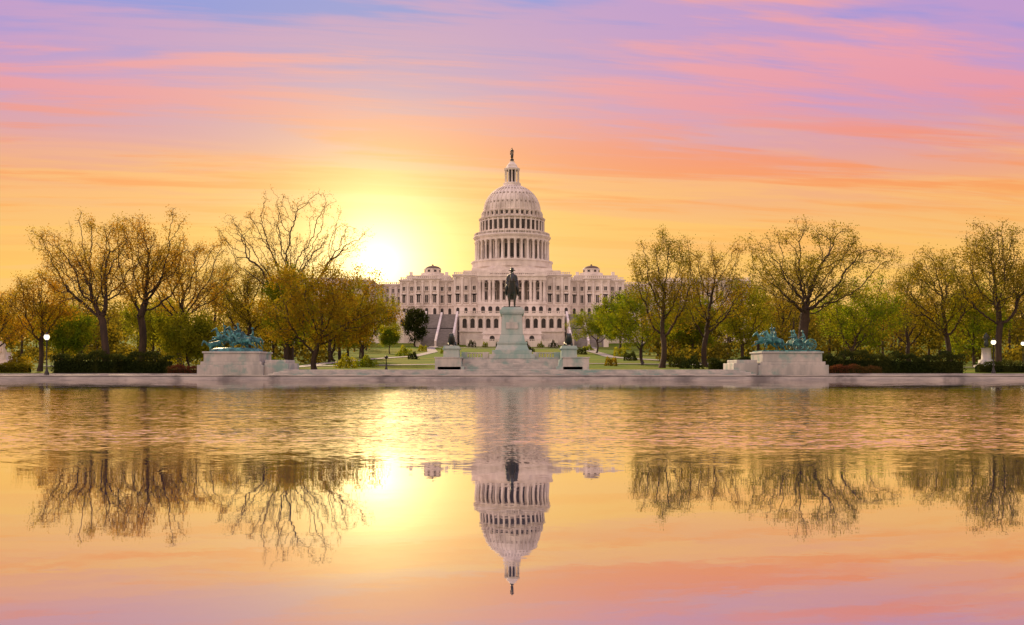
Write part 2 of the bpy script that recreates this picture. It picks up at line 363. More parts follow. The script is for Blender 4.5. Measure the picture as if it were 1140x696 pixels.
balustrade(mb,-16.6,16.6,478.4,46.95,1.6,0.9)
mb.box(-24,24,489,538,48.0,50.2,0); mb.box(-20,20,492,536,50.2,51.6,0)
mb.prism([(-11,48.6),(11,48.6),(0,51.4)],486,489,0)
for sg in (-1,1):
    def R(a,b): return (a,b) if sg>0 else (-b,-a)
    a,b=R(28.9,55.3); facade(mb,a,b,490,540,ZB,46.9,7)
    a,b=R(36,48); facade(mb,a,b,487.5,489.6,ZB,47.6,3)
    a,b=R(31,53); mb.box(a,b,497,533,46.6,48.6,0)
    cx=sg*40.5; cy=506
    mb.lathe(cx,cy,[(6.3,48.6),(6.3,49.6),(5.9,49.7),(5.9,50.5)],8,0,False)
    mb.lathe(cx,cy,[(4.2,50.5),(4.2,52.2),(4.5,52.3),(4.5,52.6)],16,0,False)
    mb.lathe(cx,cy,[(4.3,52.6),(3.9,53.2),(3.0,53.8),(1.6,54.2),(0.5,54.3),(0.4,55.0)],16,2)
    for k in range(8): mb.rbox(cx,cy,2*math.pi*(k+.5)/8,4.15,4.25,0.6,50.9,51.9,1)
    for xx in (33,51): mb.box(sg*xx-0.8,sg*xx+0.8,500,501.6,48.6,50.6,0)
    a,b=R(55.8,67.5); facade(mb,a,b,502,535,ZB,45.6,4)
    a,b=R(68,115); facade(mb,a,b,478,552,ZB,45.6,13)
    a,b=R(80,103)
    for i in range(10):
        xx=sg*(81.5+i*20/9.0); mb.lathe(xx,474.6,[(0.9,32.6),(0.7,33),(0.6,41.5),(0.95,42.2),(0.95,42.9)],10,0)
    mb.box(a,b,473.5,476.6,ZB,32.6,0); mb.box(a,b,473.6,476.6,42.9,45.2,0)
mb.obj("wings_and_portico",[STONE,GLASS,ROOF,SHADE],CAP)

# dome
S=514/F; cx,cy=0.0,514.0
def zz(y): return Z(y,514)
mb=MB()
mb.lathe(cx,cy,[(48*S,zz(306)),(48*S,zz(302)),(46.5*S,zz(301.5)),(46.5*S,zz(299.5))],8,0,False,0.5)
mb.lathe(cx,cy,[(44.5*S,zz(300)),(44.5*S,zz(294.5)),(45.5*S,zz(294)),(45.5*S,zz(292.5)),(42.5*S,zz(292))],72,0,False)
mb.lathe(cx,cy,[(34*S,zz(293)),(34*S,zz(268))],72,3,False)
for k in range(36):
    a=2*math.pi*(k+.5)/36; px_,py_=cx+40*S*math.cos(a),cy+40*S*math.sin(a)
    mb.lathe(px_,py_,[(0.95,zz(292)),(0.95,zz(291.2)),(0.68,zz(290.8)),(0.56,zz(273)),(0.85,zz(271.8)),(0.95,zz(270.6))],8,0)
    a2=2*math.pi*k/36
    mb.rbox(cx,cy,a2,33.9*S,34.15*S,0.85,zz(289.5),zz(275),1)
    mb.rbox(cx,cy,a,34*S,34.8*S,0.5,zz(292),zz(270),0)
    mb.rbox(cx,cy,a2,34.7*S,35.35*S,0.8,zz(259),zz(249),1)
    mb.rbox(cx,cy,a,34.2*S,36.2*S,0.45,zz(261),zz(246.5),0)
    mb.rbox(cx,cy,a2,35.0*S,36.0*S,1.0,zz(248.8),zz(248.0),0)
    mb.rbox(cx,cy,a,32*S,34.3*S,0.35,zz(243.5),zz(238.5),0)
    mb.rbox(cx,cy,a2,31.7*S,32.35*S,0.55,zz(242.5),zz(239.3),1)
    for t in (-0.25,0,0.25): mb.rbox(cx,cy,a+t*2*math.pi/36,41.2*S,41.8*S,0.18,zz(264.4),zz(262),0)
    mb.rbox(cx,cy,a2,41*S,42*S,0.3,zz(264.4),zz(261.5),0)
mb.lathe(cx,cy,[(38.5*S,zz(270.6)),(41.2*S,zz(270.6)),(41.2*S,zz(268)),(42*S,zz(267.6)),(43.2*S,zz(266)),(43.2*S,zz(265)),(42.2*S,zz(264.4)),(35*S,zz(264.3))],72,0,False)
mb.lathe(cx,cy,[(41*S,zz(262.1)),(42*S,zz(262.1)),(42*S,zz(261.4)),(41*S,zz(261.4))],72,0,False)
mb.lathe(cx,cy,[(35*S,zz(266)),(35.2*S,zz(261)),(34.8*S,zz(246.5)),(36.8*S,zz(246)),(37.2*S,zz(244.8)),(35.2*S,zz(244.2)),(32.2*S,zz(243.6)),(31.9*S,zz(239)),(33.4*S,zz(238.4)),(33.6*S,zz(237.2)),(31*S,zz(236.8))],72,0,False)
prof=[]
for i in range(15):
    t=i/14*math.radians(73); prof.append((31*S*math.cos(t),zz(236.8)+ (zz(208)-zz(236.8))*math.sin(t)/math.sin(math.radians(73))))
mb.lathe(cx,cy,prof,72,0)
for k in range(36):
    a=2*math.pi*(k+.5)/36
    for i in range(14):
        (r0,z0),(r1,z1)=prof[i],prof[i+1]; c,q=math.cos(a),math.sin(a); hw0=0.055*r0*0.45+0.05; hw1=0.055*r1*0.45+0.05
        def pt(r,h,zv): return (cx+r*c-h*q,cy+r*q+h*c,zv)
        e=0.45
        vs=[pt(r0-.2,-hw0,z0),pt(r0+e,-hw0,z0),pt(r0+e,hw0,z0),pt(r0-.2,hw0,z0),pt(r1-.2,-hw1,z1),pt(r1+e,-hw1,z1+e*.5),pt(r1+e,hw1,z1+e*.5),pt(r1-.2,hw1,z1)]
        mb.add(vs,[(0,3,2,1),(4,5,6,7),(0,1,5,4),(1,2,6,5),(2,3,7,6),(3,0,4,7)],0)
    for i in (3,7,10):
        r0,z0=prof[i]; a2=2*math.pi*k/36; sc=r0/prof[0][0]
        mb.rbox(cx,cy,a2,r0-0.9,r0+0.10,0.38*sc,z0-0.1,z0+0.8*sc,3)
mb.lathe(cx,cy,[(10.5*S,zz(210)),(10.5*S,zz(207.5)),(9.8*S,zz(207)),(9.8*S,zz(204.5)),(8.8*S,zz(204))],24,0,False)
mb.lathe(cx,cy,[(4.8*S,zz(205)),(4.8*S,zz(188))],16,1,False)
for k in range(12):
    a=2*math.pi*k/12; mb.lathe(cx+7.4*S*math.cos(a),cy+7.4*S*math.sin(a),[(0.42,zz(204.2)),(0.36,zz(203.5)),(0.30,zz(191)),(0.45,zz(190))],8,0)
mb.lathe(cx,cy,[(7*S,zz(190)),(8.4*S,zz(190)),(8.8*S,zz(188)),(7.8*S,zz(187.4)),(6.2*S,zz(186.5)),(5.4*S,zz(184)),(3.4*S,zz(182)),(2.6*S,zz(180.6)),(2.9*S,zz(180)),(2.0*S,zz(179.6))],24,0,False)
mb.obj("dome",[STONE,GLASS,ROOF,SHADE],CAP)
mb=MB(); zb=zz(179.6)
mb.lathe(cx,cy,[(0.7,zb),(1.0,zb+0.5),(0.9,zb+1.1),(0.6,zb+1.4)],12)
J=[(0,0,3.0,.5),(0,0,1.6,.75),(0,0,0.2,.95),(0,0,4.0,.55),(0,0,4.6,.5),(0,0,5.0,.2),(0,-.05,5.4,.32),(0,0.05,5.85,.22),
   (.65,0,4.5,.22),(.85,0,3.7,.18),(.75,-.4,3.0,.15),(.7,-.45,1.6,.10),(-.65,0,4.5,.22),(-.9,-.1,3.7,.18),(-.75,-.3,3.1,.2),(-.8,-.3,2.0,.35)]
E=[(0,1),(1,2),(0,3),(3,4),(4,5),(5,6),(6,7),(4,8),(8,9),(9,10),(10,11),(4,12),(12,13),(13,14),(14,15)]
put(mb,skin_geo(J,E),Matrix.Translation((cx,cy,zb+1.2)))
mb.obj("statue_of_freedom",[BRONZE],CAP)

# terrace, stairs
mb=MB()
mb.box(-64,64,462,556,6,26.95,0); mb.box(-119,119,466,556,6,26.9,0)
mb.box(-24,24,452,461.9,6,26.8,0)
balustrade(mb,-24,24,452.3,26.8,1.2,0.8)
for a,b in ((-64,-41.5),(41.5,64)): balustrade(mb,a,b,462.3,26.95,1.2,0.8)
for a,b in ((-119,-64.2),(64.2,119)): balustrade(mb,a,b,466.3,26.9,1.2,0.8)
mb.box(-24.4,24.4,451.2,452,25.6,26.2,0); mb.box(-24.4,24.4,451.4,452,18.5,19.0,0)
for i in range(13):
    xc=-21.6+i*3.6; mb.arch(xc,20.3,24.6,1.9,451.93,452.2,1); mb.box(xc+1.3,xc+2.3,451.4,452,19.01,25.59,0)
for sg in (-1,1):
    for i in range(6):
        xc=sg*(44+i*3.6); mb.arch(xc,21.5,24.8,1.7,461.93,462.2,1); mb.box(xc+1.3,xc+2.3,461.65,462,18,26.6,0)
    for i in range(14):
        xc=sg*(66+i*3.8); mb.arch(xc,22,24.8,1.7,465.93,466.2,1)
mb.box(-13,13,440,451.1,6,18.0,0); mb.box(-13.4,13.4,439.5,440,17.0,17.6,0); balustrade(mb,-13,13,440.3,18.0,1.1,0.8)
for i in range(5):
    xc=-8.8+i*4.4; mb.arch(xc,13.2,16.4,2.2,439.93,440.2,1)
mb.box(-20,20,432,439.4,6,13.6,0); balustrade(mb,-20,20,432.3,13.6,1.0,0.8)
mb.obj("terrace",[STONE,GLASS],CAP)
mb=MB(); n=40
for sg in (-1,1):
    x0,x1=(25.0,40.5) if sg>0 else (-40.5,-25.0)
    for i in range(n):
        y0=424+i*0.94; zt_=12.4+(i+1)*0.365
        if 18<=i<=21: zt_=12.4+19*0.365
        mb.box(x0+1.0,x1-1.0,y0,462,12.0+i*0.36 if i else 6,zt_+0.001*i,0)
    for xx in (x0,(x0+x1)/2-0.45,x1-0.9):
        h=0.0 if xx not in (x0,x1-0.9) else 0.5
        vs=[(xx,423,6),(xx+0.9,423,6),(xx+0.9,462,6),(xx,462,6),(xx,423,13.6+h),(xx+0.9,423,13.6+h),(xx+0.9,461.8,28.0+h),(xx,461.8,28.0+h)]
        mb.add(vs,[(0,3,2,1),(4,5,6,7),(0,1,5,4),(1,2,6,5),(2,3,7,6),(3,0,4,7)],1)
    for xx in (x0+0.45,x1-0.45):
        mb.box(xx-1.0,xx+1.0,421,422.9,6,15.0,1); mb.box(xx-1.2,xx+1.2,420.8,423.1,15.0,15.4,1)
mb.obj("grand_staircase",[STEP,STONE],CAP)

# ---------------------------------------------------------------- figures
def horse_geo(pose=0):
    J=[(-0.62,0,1.36,.30),(0,0,1.30,.33),(.52,0,1.36,.32),(.80,0,1.62,.23),(1.02,0,1.95,.16),(1.18,0,2.2,.13),(1.42,0,2.05,.12),(1.62,0,1.80,.085),(1.68,0,1.72,.07),
       (-.92,0,1.5,.08),(-1.15,0,1.15,.10),(-1.2,0,.65,.04)]
    E=[(0,1),(1,2),(2,3),(3,4),(4,5),(5,6),(6,7),(7,8),(0,9),(9,10),(10,11)]
    for sg in (-1,1):
        k=len(J); J.append((1.16,.07*sg,2.40,.035)); E.append((5,k))
        if pose==0: fl=[(.55,.2,1.0,.14),(.60,.19,.56,.08),(.57,.19,.16,.05),(.62,.19,.04,.075)]
        elif pose==1: fl=[(.85,.2,1.15,.14),(1.35,.2,1.15,.08),(1.35,.2,.75,.055),(1.25,.2,.62,.07)] if sg>0 else [(.75,.2,1.05,.14),(1.25,.2,.85,.08),(1.6,.2,.6,.055),(1.72,.2,.55,.07)]
        else: fl=[(.75,.2,1.0,.14),(1.0,.2,.6,.08),(.7,.2,.35,.055),(.6,.2,.3,.07)] if sg>0 else [(.55,.2,1.0,.14),(.62,.19,.56,.08),(.75,.19,.16,.05),(.82,.19,.04,.075)]
        k=len(J)
        for (a,b,c,r) in fl: J.append((a,b*sg,c,r))
        E+=[(2,k),(k,k+1),(k+1,k+2),(k+2,k+3)]
        if pose==0: hl=[(-.6,.21,1.08,.2),(-.45,.2,.85,.13),(-.80,.18,.5,.075),(-.74,.18,.14,.05),(-.68,.18,.04,.075)]
        elif pose==1: hl=[(-.7,.21,1.08,.2),(-.75,.2,.8,.13),(-1.2,.18,.55,.075),(-1.45,.18,.2,.05),(-1.5,.18,.1,.075)]
        else: hl=[(-.6,.21,1.08,.2),(-.35,.2,.85,.13),(-.60,.18,.5,.075),(-.35,.18,.14,.05),(-.28,.18,.04,.075)] if sg>0 else [(-.7,.21,1.08,.2),(-.7,.2,.85,.13),(-1.05,.18,.55,.075),(-1.2,.18,.2,.05),(-1.15,.18,.05,.075)]
        k=len(J)
        for (a,b,c,r) in hl: J.append((a,b*sg,c,r))
        E+=[(0,k),(k,k+1),(k+1,k+2),(k+2,k+3),(k+3,k+4)]
    return skin_geo(J,E,2,1)
def rider_geo(arm=0,leanf=0.0):
    L=leanf
    J=[(0,0,1.72,.19),(L*.3,0,2.0,.19),(L*.7,0,2.25,.20),(L*.9,0,2.42,.08),(L+.02,0,2.56,.125),(L+.04,0,2.68,.09)]
    E=[(0,1),(1,2),(2,3),(3,4),(4,5)]
    for sg in (-1,1):
        k=len(J)
        for q in [(.18,.30,1.62,.15),(.38,.40,1.36,.10),(.22,.42,1.0,.08),(.2,.42,.9,.06),(.40,.44,.86,.05)]: J.append((q[0],q[1]*sg,q[2],q[3]))
        E+=[(0,k),(k,k+1),(k+1,k+2),(k+2,k+3),(k+3,k+4)]
        k=len(J)
        if arm and sg<0: A=[(L*.7,.26,2.28,.1),(L*.7+.1,.45,2.55,.07),(L+.2,.45,2.85,.055),(L+.3,.45,3.3,.02)]
        else: A=[(L*.7,.26,2.26,.1),(L*.7+.02,.36,2.0,.075),(L+.28,.2,1.9,.055),(L+.4,.14,1.9,.05)]
        for q in A: J.append((q[0],q[1]*sg,q[2],q[3]))
        E+=[(2,k),(k,k+1),(k+1,k+2),(k+2,k+3)]
    return skin_geo(J,E,1,0)
H0,H1,H2=horse_geo(0),horse_geo(1),horse_geo(2)
R0,R1,R2=rider_geo(0,0.0),rider_geo(1,.25),rider_geo(0,.3)
def hat(mb,M,L,mat=0):
    t=MB(); t.lathe(L+.03,0,[(.24,2.64),(.25,2.67),(.13,2.69),(.12,2.80),(.09,2.84)],12); put(mb,(t.v,t.f),M,mat)
def saddle(mb,M,mat=0):
    t=MB(); t.lathe(0,0,[(.46,1.50),(.43,1.62),(.32,1.70),(.2,1.73)],12); put(mb,(t.v,t.f),M@Matrix.Diagonal((0.9,0.85,1,1)),mat)
def mounted(mb,hg,rg,M,L,mat=0,rid=True):
    put(mb,hg,M,mat)
    if rid: put(mb,rg,M,mat); hat(mb,M,L,mat); saddle(mb,M,mat)
def TM(x,y,z,ang,s,tilt=0.0): return Matrix.Translation((x,y,z))@Matrix.Rotation(math.radians(ang),4,'Z')@Matrix.Rotation(math.radians(tilt),4,'Y')@Matrix.Scale(s,4)

# ---------------------------------------------------------------- grant memorial
GM=empty("grant_memorial"); G0=0.5
mb=MB()
for i in range(4): mb.box(-27.5+i*.5,27.5-i*.5,111.5+i*0.45,128,G0-.1 if i==0 else G0+i*0.16+0.0,G0+(i+1)*0.16+0.002*i,0)
for i in range(8): mb.box(-5.9,5.9,116.2+i*0.36,128,1.1+i*0.165,1.1+(i+1)*0.168,0)
for sg in (-1,1):
    x0,x1=(5.95,9.0) if sg>0 else (-9.0,-5.95)
    mb.box(x0,x1,115.6,127.5,1.1,2.5,0)
    mb.box(x0-.1,x1+.1,115.5,127.6,2.5,2.62,0)
mb.box(-8.8,8.8,119.2,127.9,1.1,2.46,0)
balustrade(mb,-5.9,-2.7,119.4,2.46,0.75,0.3,0,0.12); balustrade(mb,2.7,5.9,119.4,2.46,0.75,0.3,0,0.12)
cyp=123.0
mb.frus(0,cyp,2.46,3.0,2.75,4.2,2.75,4.2,1); mb.frus(0,cyp,3.0,3.5,2.4,3.9,2.4,3.9,1); mb.frus(0,cyp,3.5,4.25,2.05,3.5,1.75,3.2,1)
mb.frus(0,cyp,4.25,4.5,1.85,3.3,1.85,3.3,1); mb.frus(0,cyp,4.5,5.4,1.6,3.0,1.42,2.8,1)
mb.frus(0,cyp,5.4,7.9,1.32,2.7,1.2,2.6,1); mb.frus(0,cyp,7.9,8.1,1.4,2.8,1.5,2.9,1); mb.frus(0,cyp,8.1,8.45,1.5,2.9,1.5,2.9,1); mb.frus(0,cyp,8.45,8.75,1.3,2.7,1.25,2.6,1)
mb.box(-.75,.75,cyp-2.78,cyp-2.6,6.1,6.9,0)
mb.obj("pedestal",[MARB,MARBG,VERD],GM,bevel=0.03)
mb=MB(); M=TM(0,cyp+0.2,8.75,-90,1.78)
mounted(mb,H0,R0,M,0.0)
t=MB(); t.lathe(-.06,0,[(.50,1.62),(.42,1.95),(.30,2.25),(.17,2.40)],12); put(mb,(t.v,t.f),M@Matrix.Diagonal((0.75,1,1,1)))
mb.box(-0.75,0.75,cyp-2.1,cyp+2.3,8.74,8.86,0)
mb.obj("equestrian_statue",[BRONZE],GM)
def lion_geo():
    J=[(-.7,0,.42,.30),(-.1,0,.42,.30),(.45,0,.52,.34),(.70,0,.95,.36),(.95,0,1.15,.27),(1.22,0,1.08,.15),(-1.0,0,.35,.1),(-1.1,.35,.15,.06),(-.6,.5,.1,.06)]
    E=[(0,1),(1,2),(2,3),(3,4),(4,5),(0,6),(6,7),(7,8)]
    for sg in (-1,1):
        k=len(J)
        for q in [(.5,.28,.3,.16),(.85,.28,.12,.11),(1.3,.28,.1,.12)]: J.append((q[0],q[1]*sg,q[2],q[3]))
        E+=[(2,k),(k,k+1),(k+1,k+2)]
        k=len(J)
        for q in [(-.65,.32,.35,.22),(-.3,.42,.22,.13),(-.1,.42,.09,.10)]: J.append((q[0],q[1]*sg,q[2],q[3]))
        E+=[(0,k),(k,k+1),(k+1,k+2)]
        k=len(J); J.append((.85,.22*sg,1.45,.06)); E.append((4,k))
    return skin_geo(J,E,2,1)
LG=lion_geo()
for px_ in (503,633):
    e=empty("lion_statue"); lx=X(px_,117.5); ly=117.5
    mb=MB()
    mb.frus(lx,ly,1.1,1.5,1.55,1.9,1.55,1.9); mb.frus(lx,ly,1.5,2.3,1.3,1.6,1.15,1.5); mb.frus(lx,ly,2.3,3.5,.95,1.35,.88,1.3)
    mb.frus(lx,ly,3.5,3.62,1.0,1.4,1.1,1.5); mb.frus(lx,ly,3.62,3.95,.95,1.4,.85,1.35)
    mb.obj("pedestal",[MARBG],e,bevel=0.02)
    mb=MB(); put(mb,LG,TM(lx,ly+.1,3.95,-90,1.02)); mb.obj("lion",[BRONZE],e)

def group_base(mb,x0,x1,y0,y1,low0,low1):
    mb.box(x0,x1,y0,y1,G0,1.7,0); mb.box(x0+.3,x1-.3,y0+.3,y1-.3,1.7,2.1,0); mb.box(x0+.6,x1-.6,y0+.6,y1-.6,2.1,3.1,0); mb.box(x0+.45,x1-.45,y0+.45,y1-.45,3.1,3.3,0)
    mb.box(low0,low1,y0+.5,y1-.5,G0,1.9,0); mb.box(low0+.4 if low0>0 else low0,low1 if low0>0 else low1-.4,y0+.9,y1-.9,1.9,2.3,0)
e=empty("cavalry_group"); xa,xb=X(228,120),X(300,120)
mb=MB(); group_base(mb,xa,xb,117,124,xb,X(326,120)); mb.obj("pedestal",[MARB],e,bevel=0.03)
mb=MB(); zb=3.3; cx0=(xa+xb)/2-.5
mb.lathe(cx0+.3,120.6,[(3.2,zb-.01),(3.1,zb+.25),(2.6,zb+.45),(1.5,zb+.5)],14)
mounted(mb,H1,R1,TM(cx0-1.2,119.6,zb+.35,195,1.0,-12),.25)
mounted(mb,H2,R2,TM(cx0+.3,120.8,zb+.45,200,1.08,-8),.3)
mounted(mb,H1,R2,TM(cx0-.3,122.4,zb+.3,185,1.0,-4),.3)
mounted(mb,H1,R1,TM(cx0+1.6,119.3,zb+.1,190,.95,6),.25)
mounted(mb,H2,R0,TM(cx0+1.9,121.9,zb+.2,195,1.0,0),.0)
put(mb,H2,TM(cx0-2.2,121.5,zb-.15,205,.9,22))
mb.obj("charging_cavalry",[VERD],e)
e=empty("artillery_group"); xa,xb=X(838,120),X(914,120)
mb=MB(); group_base(mb,xa,xb,117,124,X(812,120),xa); mb.obj("pedestal",[MARB],e,bevel=0.03)
mb=MB(); zb=3.3
mb.box(xa+.7,xb-.7,117.9,123.1,zb,zb+.15)
mounted(mb,H1,R1,TM(xa+2.3,119.2,zb+.12,186,.98,-8),.25)
mounted(mb,H2,R2,TM(xa+2.5,120.6,zb+.12,180,1.0,-4),.3)
mounted(mb,H1,R0,TM(xa+2.1,122.0,zb+.12,175,1.0,-2),.0,rid=False)
def wheel(mb,cx,cy,cz,r):
    n=20
    for i in range(n):
        a0,a1=2*math.pi*i/n,2*math.pi*(i+1)/n; vs=[]
        for yy in (cy-.07,cy+.07):
            for rr,a in ((r-.12,a0),(r,a0),(r,a1),(r-.12,a1)): vs.append((cx+rr*math.cos(a),yy,cz+rr*math.sin(a)))
        mb.add(vs,[(0,1,2,3),(7,6,5,4),(0,4,5,1),(1,5,6,2),(2,6,7,3),(3,7,4,0)])
    for i in range(12):
        a=2*math.pi*i/12; c,q=math.cos(a),math.sin(a); h=.035
        vs=[]
        for yy in (cy-.03,cy+.03):
            for rr,t in ((.08,-h),(r-.1,-h),(r-.1,h),(.08,h)): vs.append((cx+rr*c-t*q,yy,cz+rr*q+t*c))
        mb.add(vs,[(0,1,2,3),(7,6,5,4),(0,4,5,1),(1,5,6,2),(2,6,7,3),(3,7,4,0)])
    mb.add([(cx+.14*math.cos(k*math.pi/4),cy+d,cz+.14*math.sin(k*math.pi/4)) for d in (-.16,.16) for k in range(8)],[tuple(range(8)),tuple(range(15,7,-1))]+[(k,(k+1)%8,(k+1)%8+8,k+8) for k in range(8)])
for cxw in (xb-3.0,xb-1.5):
    for yy in (119.1,121.9): wheel(mb,cxw,yy,zb+.85,.72)
mb.box(xb-4.6,xb-.9,120.2,120.8,zb+.8,zb+1.0); mb.box(xb-3.5,xb-2.5,119.5,121.5,zb+.95,zb+1.45); mb.box(xb-2.1,xb-1.5,119.7,121.3,zb+.95,zb+1.35)
for dx,dy in ((-3.0,119.9),(-3.0,121.0),(-1.8,120.5)):
    M=TM(xb+dx,dy,zb+1.5-1.55,182,.95); put(mb,R2,M); hat(mb,M,.3)
mb.obj("artillery_team",[VERD],e)

# ---------------------------------------------------------------- trees
def quads(centers,size,rng,flat=0.0):
    n=len(centers)
    a=rng.normal(size=(n,3)); a/=np.linalg.norm(a,axis=1)[:,None]
    b=rng.normal(size=(n,3)); b-=a*(a*b).sum(1)[:,None]; b/=np.linalg.norm(b,axis=1)[:,None]
    s=size*rng.uniform(.6,1.3,size=(n,1)); a=a*s*.5; b=b*s*.34
    V=np.stack([centers-a,centers-b,centers+a,centers+b],1).reshape(-1,3)
    Fq=np.arange(4*n).reshape(n,4); return V,Fq
def mesh_np(name,parts,mats):
    V=np.concatenate([p[0] for p in parts]); off=0; Fs=[];mi=[];sm=[]
    for p in parts:
        Fs.append(p[1]+off); off+=len(p[0]); mi.append(np.full(len(p[1]),p[2])); sm.append(np.full(len(p[1]),p[3]))
    Fq=np.concatenate(Fs); mi=np.concatenate(mi); sm=np.concatenate(sm)
    me=bpy.data.meshes.new(name); me.vertices.add(len(V)); me.vertices.foreach_set('co',V.astype(np.float32).ravel())
    me.loops.add(Fq.size); me.loops.foreach_set('vertex_index',Fq.astype(np.int32).ravel())
    me.polygons.add(len(Fq)); me.polygons.foreach_set('loop_start',np.arange(0,Fq.size,4,dtype=np.int32))
    try: me.polygons.foreach_set('loop_total',np.full(len(Fq),4,dtype=np.int32))
    except Exception: pass
    for m in mats: me.materials.append(m)
    me.polygons.foreach_set('material_index',mi.astype(np.int32)); me.polygons.foreach_set('use_smooth',sm.astype(bool))
    me.update(calc_edges=True); me.validate(); return me
def tubes(P0,P1,R0_,R1_,k=5):
    d=P1-P0; L=np.linalg.norm(d,axis=1)[:,None]+1e-9; d=d/L
    ref=np.where(np.abs(d[:,2:3])>.9,np.array([[1.,0,0]]),np.array([[0,0,1.]])); a=np.cross(d,ref); a/=np.linalg.norm(a,axis=1)[:,None]; b=np.cross(d,a)
    n=len(P0); V=np.zeros((n,2*k,3)); P1e=P1+d*R1_[:,None]*.3
    for i in range(k):
        t=2*math.pi*i/k; o=a*math.cos(t)+b*math.sin(t)
        V[:,i]=P0+o*R0_[:,None]; V[:,k+i]=P1e+o*R1_[:,None]
    f=np.array([(i,(i+1)%k,(i+1)%k+k,i+k) for i in range(k)])
    Fq=(np.arange(n)[:,None,None]*2*k+f[None]).reshape(-1,4)
    return V.reshape(-1,3),Fq
def tree_mesh(name,seed,H,cxo,rx,zb,nA,step,rtrunk,nleaf,lsize,leafmat,lspread=.35,gap=.35,thfrac=.75,rtip=.02,irr=.22,fan=.1):
    rng=np.random.default_rng(seed)
    ry=rx*.9; cz=(zb+H)/2; rz=(H-zb)/2
    A=np.zeros((0,3)); ph=rng.uniform(0,6.28,8)
    while len(A)<nA:
        q=rng.normal(size=(nA*2,3)); q/=np.linalg.norm(q,axis=1)[:,None]; rr=rng.uniform(0,1,(nA*2,1))**.42
        th=np.arctan2(q[:,1],q[:,0]); el=np.arctan2(q[:,2],np.abs(q[:,0])+1e-6)*np.sign(q[:,0])
        lob=1-irr*.4+irr*.4*np.sin(4*el+ph[6])*np.sin(2*th+ph[5])+irr*.4*np.sin(7*el+ph[7])
        q=q*rr*lob[:,None]
        q[:,0:2]*=(1-fan+fan*q[:,2:3])
        n=np.sin(q[:,0]*5+ph[0])*np.sin(q[:,2]*5.5+ph[1])+np.sin(q[:,1]*5+ph[2])*np.sin(q[:,0]*3.1+q[:,2]*4+ph[3])
        q=q[n>-1+gap*1.6]
        A=np.concatenate([A,q])
    A=A[:nA]
    hi=np.percentile(A[:,0],98.5); lo_=-np.percentile(A[:,0],1.5); A[:,0]=np.where(A[:,0]>0,A[:,0]/max(hi,.5),A[:,0]/max(lo_,.5))*.97
    A[:,2]=np.where(A[:,2]>0,A[:,2]/max(np.percentile(A[:,2],99),.5),A[:,2]/max(-A[:,2].min(),.6))
    A=A*np.array([rx,ry,rz])+np.array([cxo,0,cz])
    nodes=[np.zeros(3)]; par=[-1]; hb=zb*thfrac+0.05*H; k=max(3,int(hb/step)); lean=np.array([cxo*.25,0,0])
    wob=rng.normal(size=2)*.3
    for i in range(1,k+1):
        t=i/k; nodes.append(np.array([lean[0]*t+wob[0]*math.sin(t*3),wob[1]*math.sin(t*2.5),hb*t])); par.append(i-1)
    P=np.zeros((16000,3)); n=len(nodes); P[:n]=nodes
    d=np.full(len(A),1e9); ix=np.zeros(len(A),int)
    def upd(lo,hi):
        nonlocal d,ix
        D=np.linalg.norm(A[:,None,:]-P[None,lo:hi,:],axis=2); j=D.argmin(1); m=D[np.arange(len(A)),j]
        k_=m<d; d=np.where(k_,m,d); ix=np.where(k_,j+lo,ix)
    upd(max(1,n-max(2,int(n*.45))),n)
    kids={}
    for it in range(140):
        if len(A)==0 or n>11000: break
        un,inv=np.unique(ix,return_inverse=True)
        v_=A-P[ix]; v_/=np.linalg.norm(v_,axis=1)[:,None]+1e-9
        sm_=np.zeros((len(un),3)); np.add.at(sm_,inv,v_)
        sm_/=np.linalg.norm(sm_,axis=1)[:,None]+1e-9
        sm_+=rng.normal(size=sm_.shape)*.28; sm_[:,2]+=.03; sm_/=np.linalg.norm(sm_,axis=1)[:,None]
        lo=n
        for u_,s_ in zip(un,sm_):
            if kids.get(int(u_),0)>=3: continue
            kids[int(u_)]=kids.get(int(u_),0)+1
            P[n]=P[u_]+s_*step; par.append(int(u_)); n+=1
        if n==lo: break
        upd(lo,n)
        full=np.array([kids.get(int(i),0)>=3 for i in ix])
        keep=(d>step*1.3)&(~full); A=A[keep]; d=d[keep]; ix=ix[keep]
    P=P[:n]; par=np.array(par); cnt=np.zeros(n); haskid=np.zeros(n,bool); haskid[par[1:]]=True
    cnt[~haskid]=1
    for i in range(n-1,0,-1): cnt[par[i]]+=cnt[i]
    ex=math.log(max(cnt[0],2))/math.log(rtrunk/rtip); R=rtip*cnt**(1/ex)
    flare=1+.5*np.exp(-P[:,2]/(rtrunk*1.6)); isT=np.arange(n)<k+1; R=np.where(isT,R*flare,R)
    c=np.arange(1,n); pr=par[1:]; rb=np.where(R[c]<.6*R[pr],R[c]*1.15,R[pr])
    V1,F1=tubes(P[pr],P[c],rb,R[c],5)
    parts=[(V1,F1,0,True)]
    thin=np.where((cnt<=4)&(P[:,2]>zb*.6))[0]
    if len(thin)==0: thin=np.arange(n)
    nt=min(len(thin),2200); tb=rng.choice(thin,nt); dv=rng.normal(size=(nt,3)); dv[:,2]+=.4; dv/=np.linalg.norm(dv,axis=1)[:,None]
    tw=P[tb]+dv*rng.uniform(.5,1.1,(nt,1))*step*1.7
    V3,F3=tubes(P[tb],tw,np.full(nt,rtip*.8),np.full(nt,rtip*.35),3); parts.append((V3,F3,0,True))
    if nleaf>0:
        wgt=rng.gamma(.8,1,len(thin)); wgt/=wgt.sum()
        ch=rng.choice(thin,nleaf,p=wgt); C=P[ch]+rng.normal(size=(nleaf,3))*lspread
        V2,F2=quads(C,lsize,rng); parts.append((V2,F2,1,False))
    return mesh_np(name,parts,[BARK,leafmat])
